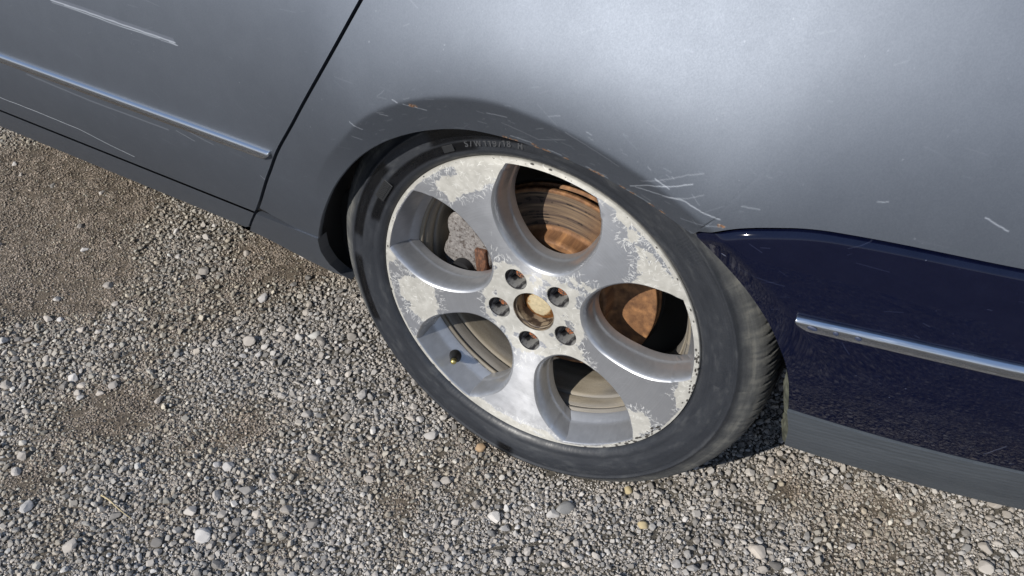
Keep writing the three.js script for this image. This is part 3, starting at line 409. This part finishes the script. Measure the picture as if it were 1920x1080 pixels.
  const badge = []; { for (const [deg, r, w, h] of [[149, 0.2665, 0.036, 0.015], [117.5, 0.2635, 0.018, 0.010]]) { const g = new RoundedBoxGeometry(w, h, 0.002, 3, 0.0009).toNonIndexed(), a = deg * Math.PI / 180; g.rotateZ(a - Math.PI / 2); g.translate(r * Math.cos(a), r * Math.sin(a), zSide(r) + 0.0004); badge.push(g); } for (let k = 0; k < 9; k++) { const a = (149 + (k - 4) * 0.75) * Math.PI / 180, r = 0.2665, g = new THREE.BoxGeometry(0.0018, 0.009, 0.0012).toNonIndexed(); g.rotateZ(a - Math.PI / 2 + 0.4); g.translate(r * Math.cos(a), r * Math.sin(a), zSide(r) + 0.0016); badge.push(g); } }
  part('moulded_badge', mergeGeometries(badge), plain(0.014, 0.015, 0.017, 0.55), wheel);
}
console.log('tyre');

// brake, fixed to the car and in line with the wheel
{
  const frame = (g) => { g.applyQuaternion(wheel.quaternion); g.translate(WO.x, WO.y, WO.z); return g; };
  const dc = canvas(1024, 1024); paintPixels(dc, (i, j) => {
    const x = (i / 512 - 1) * 0.16, y = (1 - j / 512) * 0.16, r = Math.hypot(x, y), a = Math.atan2(y, x), n = fbm(x * 120, y * 120, 4, 55), st = fbm(r * 420, a * 2.2, 4, 57), fine = (hash(i, j, 58) - 0.5) * 30;
    const swept = sm(0.093, 0.097, r) * (1 - sm(0.146, 0.149, r)), side = sm(0.15, 0.75, Math.cos(a));   // the rear half of the swept face has rusted over
    const rust = [128 + (n - .5) * 90 + fine, 92 + (n - .5) * 70 + fine, 62 + (n - .5) * 44 + fine * 0.7];
    const pad = [100 + (st - .5) * 110 + fine * .4, 84 + (st - .5) * 96 + fine * .4, 70 + (st - .5) * 66 + fine * .4];
    const k = swept * (1 - side); return [0, 1, 2].map((q) => clamp(lerp(rust[q], st < 0.36 && n > 0.5 && k > .5 ? pad[q] * 0.5 : pad[q], k), 8, 240));
  });
  const dm = new THREE.MeshStandardMaterial({ map: tex(dc, true), roughness: 0.72, metalness: 0.2 });
  const d = lathe([[0.0285, -0.062], [0.082, -0.062], [0.0855, -0.064], [0.087, -0.070], [0.0875, -0.086], [0.0925, -0.0875], [0.0945, -0.0895], [0.146, -0.0895], [0.1475, -0.0887], [0.151, -0.0888], [0.152, -0.0905], [0.152, -0.097], [0.143, -0.0975], [0.143, -0.104], [0.152, -0.1045], [0.152, -0.111], [0.09, -0.111]], 160);
  { const p = d.attributes.position, u = d.attributes.uv; for (let i = 0; i < p.count; i++) u.setXY(i, p.getX(i) / 0.32 + 0.5, p.getY(i) / 0.32 + 0.5); }
  part('brake_disc', frame(d), dm, car, 'rusted brake disc behind the wheel');
  // caliper: lumpy cast bridge over the disc edge
  const ct = canvas(256, 256); paintPixels(ct, (i, j) => { const n = fbm(i / 7, j / 7, 4, 66), f = (hash(i, j, 67) - 0.5) * 70; return n < 0.3 ? [82, 74, 70] : [122 + (n - .5) * 60 + f * .7, 118 + (n - .5) * 60 + f * .7, 116 + (n - .5) * 60 + f * .7]; });
  const cm = new THREE.MeshStandardMaterial({ map: tex(ct, true, THREE.RepeatWrapping), roughness: 0.7, metalness: 0.15, bumpMap: tex(ct, false, THREE.RepeatWrapping), bumpScale: 0.0015 });
  const sh = new THREE.Shape(); sh.moveTo(-.150, .082); sh.quadraticCurveTo(-.168, .074, -.178, .040); sh.quadraticCurveTo(-.190, .005, -.184, -.030); sh.quadraticCurveTo(-.180, -.046, -.160, -.048); sh.lineTo(-.156, -.030); sh.quadraticCurveTo(-.154, -.012, -.134, -.010); sh.lineTo(-.118, -.006); sh.lineTo(-.112, .012); sh.quadraticCurveTo(-.118, .030, -.128, .040); sh.quadraticCurveTo(-.142, .048, -.140, .064); sh.closePath();
  const cg = new THREE.ExtrudeGeometry(sh, { depth: 0.05, bevelEnabled: true, bevelSize: 0.005, bevelThickness: 0.007, bevelSegments: 4, curveSegments: 10 }); { const u = cg.attributes.uv; for (let i = 0; i < u.count; i++) u.setXY(i, u.getX(i) * 9, u.getY(i) * 9); } cg.translate(0.006, -0.006, -0.130);
  const cal = group('brake_caliper', car, 'grey cast brake caliper with a rusty bracket');
  part('pin_bore', frame(new THREE.CylinderGeometry(0.017, 0.017, 0.012, 24).rotateX(Math.PI / 2).translate(-0.150, -0.020, -0.066)), blackMat, cal);
  const lumps = [[-.160, .046, .020, .026], [-.164, -.004, .024, .030], [-.138, .012, .016, .016]].map(([x, y, a, b], k) => { const g = new THREE.SphereGeometry(1, 28, 20), p = g.attributes.position; for (let i = 0; i < p.count; i++) { const v = new V3().fromBufferAttribute(p, i), f = 0.93 + 0.14 * noise(v.x * 2 + k * 9, v.y * 2 + v.z * 2, 310 + k) + 0.06 * noise(v.x * 11, v.y * 11 + v.z * 7, 320); p.setXYZ(i, x + v.x * a * f, y + v.y * b * f, -0.0775 + v.z * 0.0055 * f); } const u = g.attributes.uv; for (let i = 0; i < u.count; i++) u.setXY(i, p.getX(i) * 9, p.getY(i) * 9); g.computeVertexNormals(); return g.toNonIndexed(); });
  part('caliper_body', frame(mergeGeometries([cg, ...lumps])), cm, cal);
  const bg = mergeGeometries([new RoundedBoxGeometry(0.020, 0.075, 0.03, 3, 0.004).toNonIndexed().rotateZ(0.1).translate(-0.117, -0.012, -0.081)]);
  const rustTex = canvas(128, 128); paintPixels(rustTex, (i, j) => { const n = fbm(i / 8, j / 8, 4, 69), f = (hash(i, j, 70) - .5) * 26; return [92 + (n - .5) * 110 + f, 62 + (n - .5) * 76 + f, 46 + (n - .5) * 50 + f]; });
  part('bracket', frame(bg), new THREE.MeshStandardMaterial({ map: tex(rustTex, true), roughness: 0.85 }), cal, 'rusty caliper bracket');
  const arm = mergeGeometries([new RoundedBoxGeometry(0.46, 0.24, 0.05, 3, 0.02).toNonIndexed().translate(0.03, 0.19, -0.275), new RoundedBoxGeometry(0.09, 0.4, 0.09, 3, 0.03).toNonIndexed().rotateZ(0.2).translate(0.0, 0.42, -0.30)]);
  part('suspension_arm', arm, linerMat, car);
  part('brake_shield', frame(lathe([[0.05, -0.118], [0.15, -0.118], [0.156, -0.112]], 80)), plain(0.03, 0.026, 0.022, 0.8), car);
}
console.log('brake');

// ---------------------------------------------------------------- ground
const dirtSpots = [[-1.207, -.006, .22, 1], [-1.37, -.189, .15, .8], [-1.45, .1, .3, .9], [-.738, -.255, .10, .7], [-.598, -.294, .08, .6], [-.717, .271, .085, .6], [-.49, .206, .075, .5], [-.137, .147, .035, .6], [-.445, .14, .05, .6], [-.656, .208, .07, .7], [-.427, .326, .05, .4], [.384, -.191, .04, .7], [.552, -.243, .05, .35], [-.674, .401, .05, .6], [-.95, .02, .09, .5], [-.55, .44, .05, .5], [-.25, .30, .03, .5]];
function dirtAt(x, z) { let v = 0; for (const [a, b, r, s] of dirtSpots) v += 1.25 * s * Math.exp(-((x - a) ** 2 + (z - b) ** 2) / (2 * (r * 0.75) ** 2)); return clamp(v * (0.55 + 0.9 * fbm(x * 16, z * 16, 3, 120)) + 0.5 * sm(0.58, 0.74, fbm(x * 7 + 30, z * 7, 4, 121)) + 0.22 * sm(-0.2, -0.9, x)); }
function groundY(x, z) { const tyre = Math.exp(-((x / 0.13) ** 4)) * Math.exp(-(((z + 0.155) / 0.11) ** 4)); const h = 0.020 * (fbm(x * 4, z * 4, 3, 130) - 0.5) + 0.008 * (fbm(x * 22, z * 22, 3, 131) - 0.5) + 0.004 * (fbm(x * 90, z * 90, 2, 132) - 0.5) + 0.0025 * dirtAt(x, z); return lerp(h, -0.0045, tyre) - 0.004; }
const ground = new THREE.Group(); ground.name = 'ground'; ground.userData.kind = 'structure'; ground.userData.label = 'grey gravel yard with patches of brown dirt'; ground.userData.category = 'ground'; scene.add(ground);
{
  const axis = (a, b, st) => { const o = [-120, -60, -25, -10, -5, -3.4].filter((v) => v < a - 0.3); for (let v = a; v <= b + 1e-6; v += st) o.push(v); for (const v of [3.4, 5, 10, 25, 60, 120]) if (v > b + 0.3) o.push(v); return o; };
  const xs = axis(-1.9, 1.0, 0.0085), zs = axis(-0.62, 0.95, 0.0085);
  const rows = zs.map((z) => xs.map((x) => { const inn = x > -1.95 && x < 1.05 && z > -0.7 && z < 1.0; return [x, inn ? groundY(x, z) : -0.004, z]; }));
  const g = grid(rows, (p) => [p[0] / 0.9, p[2] / 0.9], true);
  const col = new Float32Array(g.attributes.position.count * 3); const pp = g.attributes.position;
  for (let i = 0; i < pp.count; i++) { const x = pp.getX(i), z = pp.getZ(i), d = dirtAt(x, z), n = 0.8 + 0.4 * fbm(x * 30, z * 30, 3, 140); col.set([lerp(0.155, 0.19, d) * n, lerp(0.138, 0.152, d) * n, lerp(0.118, 0.118, d) * n], i * 3); }
  g.setAttribute('color', new THREE.BufferAttribute(col, 3));
  const c = canvas(1024, 1024); paintPixels(c, (i, j) => { const n = (hash(i, j, 141) - .5) * 110 + (hash(i >> 1, j >> 1, 142) - .5) * 70 + (hash(i >> 2, j >> 2, 143) - .5) * 40; const v = clamp(200 + n, 70, 255); return [v, v, v * 0.98]; });
  const t = tex(c, true, THREE.RepeatWrapping), tb = tex(c, false, THREE.RepeatWrapping);
  part('soil', g, new THREE.MeshStandardMaterial({ map: t, bumpMap: tb, bumpScale: 0.0022, vertexColors: true, roughness: 0.95 }), ground, 'brown dirt and fine grit between the stones');
}
// stones: a few shapes, shared
function stoneGeo(seed, detail, angular, flat) {
  const g = new THREE.IcosahedronGeometry(1, detail), p = g.attributes.position, R = mulberry(seed), planes = [];
  for (let k = 0; k < 13; k++) { const v = new V3(R() - .5, R() - .5, R() - .5).normalize(); planes.push([v, 0.48 + 0.34 * R()]); }
  const sx = 0.8 + 0.5 * R(), sy = flat * (0.55 + 0.35 * R()), sz = 0.75 + 0.4 * R();
  for (let i = 0; i < p.count; i++) {
    const v = new V3().fromBufferAttribute(p, i).normalize(); let r = 1; for (const [n, d] of planes) { const k = v.dot(n); if (k > d) r = Math.min(r, lerp(1, d / k, angular)); }
    r *= 0.93 + 0.14 * noise(v.x * 2.1 + seed, v.y * 2.1 + v.z * 1.7, seed); v.multiplyScalar(r); p.setXYZ(i, v.x * sx, v.y * sy, v.z * sz);
  }
  g.deleteAttribute('uv'); return g;
}
const weld = (g, crease) => { const q = toCreasedNormals(g, crease); return q; };
const greyOf = (R, d) => { const t = R(); let v, w; if (t < 0.035) { v = 0.44 + 0.12 * R(); w = 0.04; } else if (t < 0.22) { v = 0.16 + 0.08 * R(); w = 0.05; } else { v = 0.25 + 0.15 * R(); w = 0.075; } const warm = w * (0.3 + R()) + 0.08 * d * R() + 0.01; return [v * (1 + warm), v, v * (1 - warm * 1.1)]; };
const tyreZone = (x, z, m) => Math.abs(x) < 0.125 + m && z > -0.275 - m && z < -0.030 + m;
const inView = (x, z, m = 0, far = 0.42) => { // part of the yard the photograph shows, with a margin
  return z > -0.46 - m && z < 0.5 + far + m && x > -1.85 - m && x < 0.95 + m && z < 0.56 - 0.62 * (x + 0.57) + far + m * 1.3 && z > -0.55; };
{
  const R = mulberry(2024), stones = [];
  // hash grid so that stones do not run through each other
  const cell = 0.014, H = new Map(); const key = (i, j) => i * 100003 + j;
  const free = (x, z, r) => { const i0 = Math.floor(x / cell), j0 = Math.floor(z / cell); for (let i = i0 - 2; i <= i0 + 2; i++) for (let j = j0 - 2; j <= j0 + 2; j++) { const l = H.get(key(i, j)); if (l) for (const s of l) if ((s[0] - x) ** 2 + (s[1] - z) ** 2 < (0.86 * (s[2] + r)) ** 2) return false; } return true; };
  const put = (x, z, r) => { const k = key(Math.floor(x / cell), Math.floor(z / cell)); (H.get(k) || H.set(k, []).get(k)).push([x, z, r]); };
  const variants = []; for (let k = 0; k < 8; k++) variants.push(weld(stoneGeo(300 + k, 3, 1, 0.76), 0.34));
  // named stones first
  const special = [['yellow_stone', .211, -.017, .0105, [.42, .34, .20], 'larger yellow ochre stone lying in the grey gravel below the tyre'], ['yellow_stone', .165, -.064, .0085, [.44, .36, .21], 'small yellow stone close under the tyre'], ['white_stone', -.495, -.087, .0120, [.46, .45, .42], 'pale round stone beside the tyre, alone among smaller gravel'], ['flat_stone', .095, .017, .0145, [.24, .235, .225], 'big dark grey flat pebble in the gravel below the tyre'], ['brown_stone', -.083, -.017, .0085, [.36, .25, .15], 'rust brown pebble touching the tyre']];
  for (const [name, x, z, r, c, label] of special) {
    const m = new THREE.Mesh(weld(stoneGeo(900 + Math.round(x * 1000), 3, 0.7, 0.9), 0.6), plain(...c, 0.85)); m.name = scene.getObjectByName(name) ? name + '_001' : name; m.scale.setScalar(r); m.rotation.set(0.2 * R(), R() * 6.28, 0.2 * R()); m.position.set(x, groundY(x, z) + r * 0.32, z); m.castShadow = m.receiveShadow = true; m.userData = { label, category: 'stone' }; scene.add(m); put(x, z, r);
  }
  // 300 largest, each a piece of the ground
  const mats = []; for (let k = 0; k < 14; k++) { const c = greyOf(R, 0.3); mats.push(plain(...c, 0.88)); }
  const heap = (x, z) => sm(0.36, 0.62, fbm(x * 5.5 + 3, z * 5.5, 4, 150));   // where the coarse stones have gathered
  let n = 0; for (let k = 0; k < 60000 && n < 295; k++) {
    const x = lerp(-1.5, 0.75, R()), z = lerp(-0.35, 0.55, R()), r = 0.0074 + 0.006 * R() ** 3; if (R() > 0.25 + heap(x, z) || !inView(x, z, -0.03, 0.12) || tyreZone(x, z, 0.016) || R() < 0.75 * dirtAt(x, z) || !free(x, z, r)) continue;
    const y = groundY(x, z), m = new THREE.Mesh(variants[n % 8], mats[Math.floor(R() * 14)]); m.name = n ? `stone_${String(n).padStart(3, '0')}` : 'stone'; m.scale.setScalar(r); m.rotation.set((R() - .5) * 0.9, R() * 6.28, (R() - .5) * 0.9); m.position.set(x, y + r * 0.34, z); m.castShadow = m.receiveShadow = true; ground.add(m); put(x, z, r); n++;
  }
  console.log('stones', n);
  // the countless rest
  const gravel = new THREE.Group(); gravel.name = 'gravel'; gravel.userData = { kind: 'stuff', label: 'loose grey gravel covering the yard', category: 'gravel' }; scene.add(gravel);
  const smallG = []; for (let k = 0; k < 6; k++) smallG.push(weld(stoneGeo(500 + k, 2, 1, 0.78), 0.36));
  const lists = smallG.map(() => []);
  const size = (lo, hi, tries, thin, gather) => { for (let k = 0; k < tries; k++) { const x = lerp(-1.9, 1.0, R()), z = lerp(-0.55, 0.95, R()); const r = lerp(lo, hi, R() ** 1.6); if (!inView(x, z, 0.02) && R() < 0.55) continue; const d = dirtAt(x, z); if (R() < gather * 0.93 * (1 - heap(x, z)) || R() < thin * d || tyreZone(x, z, r) || !free(x, z, r)) continue; put(x, z, r); lists[Math.floor(R() * 6)].push([x, z, r, d]); } };
  size(0.0056, 0.0082, 20000, 1.15, 0.93); size(0.0041, 0.0058, 120000, 1.1, 0.5); size(0.0029, 0.0043, 200000, 1.05, 0.1); size(0.0019, 0.0029, 200000, 0.85, 0);
  const M = new THREE.Matrix4(), Q = new THREE.Quaternion(), E = new THREE.Euler(), C = new THREE.Color(); let total = 0;
  lists.forEach((L, k) => {
    const im = new THREE.InstancedMesh(smallG[k], plain(1, 1, 1, 0.9), L.length); im.name = 'pebbles'; total += L.length; im.castShadow = im.receiveShadow = true;
    L.forEach(([x, z, r, d], i) => { const s = r * 0.98; M.compose(new V3(x, groundY(x, z) + r * (0.32 + 0.5 * R()), z), Q.setFromEuler(E.set((R() - .5) * 1.3, R() * 6.28, (R() - .5) * 1.3)), new V3(s, s, s)); im.setMatrixAt(i, M); const c = greyOf(R, d), dm = lerp(1, 0.8, d * R()); im.setColorAt(i, C.setRGB(c[0] * dm, c[1] * dm, c[2] * dm * lerp(1, 0.9, d))); });
    gravel.add(im);
  });
  // grit: clumps of tiny chips
  const chip = stoneGeo(700, 0, 0.3, 0.9), clumps = [];
  for (let v = 0; v < 4; v++) { const gs = []; for (let k = 0; k < 26; k++) { const g = chip.clone(), r = 0.0007 + 0.0013 * R() ** 1.5, a = R() * 6.28, d = 0.011 * Math.sqrt(R()); g.scale(r, r, r); g.rotateX(R() * 6); g.rotateY(R() * 6); g.translate(d * Math.cos(a), r * (0.1 + 0.5 * R()), d * Math.sin(a)); const c = greyOf(R, 0.5), cc = new Float32Array(g.attributes.position.count * 3); for (let q = 0; q < cc.length; q += 3) cc.set(c, q); g.setAttribute('color', new THREE.BufferAttribute(cc, 3)); g.computeVertexNormals(); gs.push(g); } clumps.push(mergeGeometries(gs)); }
  clumps.forEach((g, k) => {
    const L = []; for (let q = 0; q < 5600; q++) { const x = lerp(-1.9, 0.95, R()), z = lerp(-0.5, 0.95, R()); if (!inView(x, z, 0.03) || tyreZone(x, z, -0.02)) continue; L.push([x, z]); }
    const im = new THREE.InstancedMesh(g, new THREE.MeshStandardMaterial({ vertexColors: true, roughness: 0.92 }), L.length); im.name = 'grit'; im.castShadow = im.receiveShadow = true;
    L.forEach(([x, z], i) => { const s = 0.8 + 0.6 * R(), d = dirtAt(x, z), y = groundY(x, z), gx = (groundY(x + 0.006, z) - groundY(x - 0.006, z)) / 0.012, gz = (groundY(x, z + 0.006) - groundY(x, z - 0.006)) / 0.012; M.compose(new V3(x, y, z), new THREE.Quaternion().setFromUnitVectors(new V3(0, 1, 0), new V3(-gx, 1, -gz).normalize()).multiply(Q.setFromEuler(E.set(0, R() * 6.28, 0))), new V3(s, s, s)); im.setMatrixAt(i, M); const b = lerp(1.05, 0.62, d * (0.5 + 0.5 * R())); im.setColorAt(i, C.setRGB(b, b * lerp(1, 0.9, d), b * lerp(1, 0.8, d))); });
    gravel.add(im); total += L.length;
  });
  console.log('gravel copies', total);
}
// dry stalks
{
  const stalk = (name, pts, r, c, label) => { const cv = new THREE.CatmullRomCurve3(pts.map(([x, z, h]) => new V3(x, groundY(x, z) + h, z))); const g = new THREE.TubeGeometry(cv, 24, r, 6); const p = g.attributes.position; for (let i = 0; i < p.count; i++) { const t = Math.floor(i / 7) / 24, cpt = cv.getPoint(t), k = lerp(1, 0.35, t); p.setXYZ(i, lerp(cpt.x, p.getX(i), k), lerp(cpt.y, p.getY(i), k), lerp(cpt.z, p.getZ(i), k)); } g.computeVertexNormals(); const m = part(name, g, plain(...c, 0.9), scene); m.userData = { label, category: 'stalk' }; };
  stalk('dry_stalk', [[-.548, .366, .006], [-.53, .3665, .009], [-.50, .371, .008], [-.474, .3715, .005]], 0.0014, [.45, .37, .22], 'straw coloured dry grass stalk lying on the gravel');
  stalk('dead_twig', [[-.232, .062, .006], [-.222, .075, .009], [-.212, .092, .006]], 0.0016, [.16, .13, .10], 'short dark twig on the gravel beside the tyre');
}
renderer.render(scene, camera);
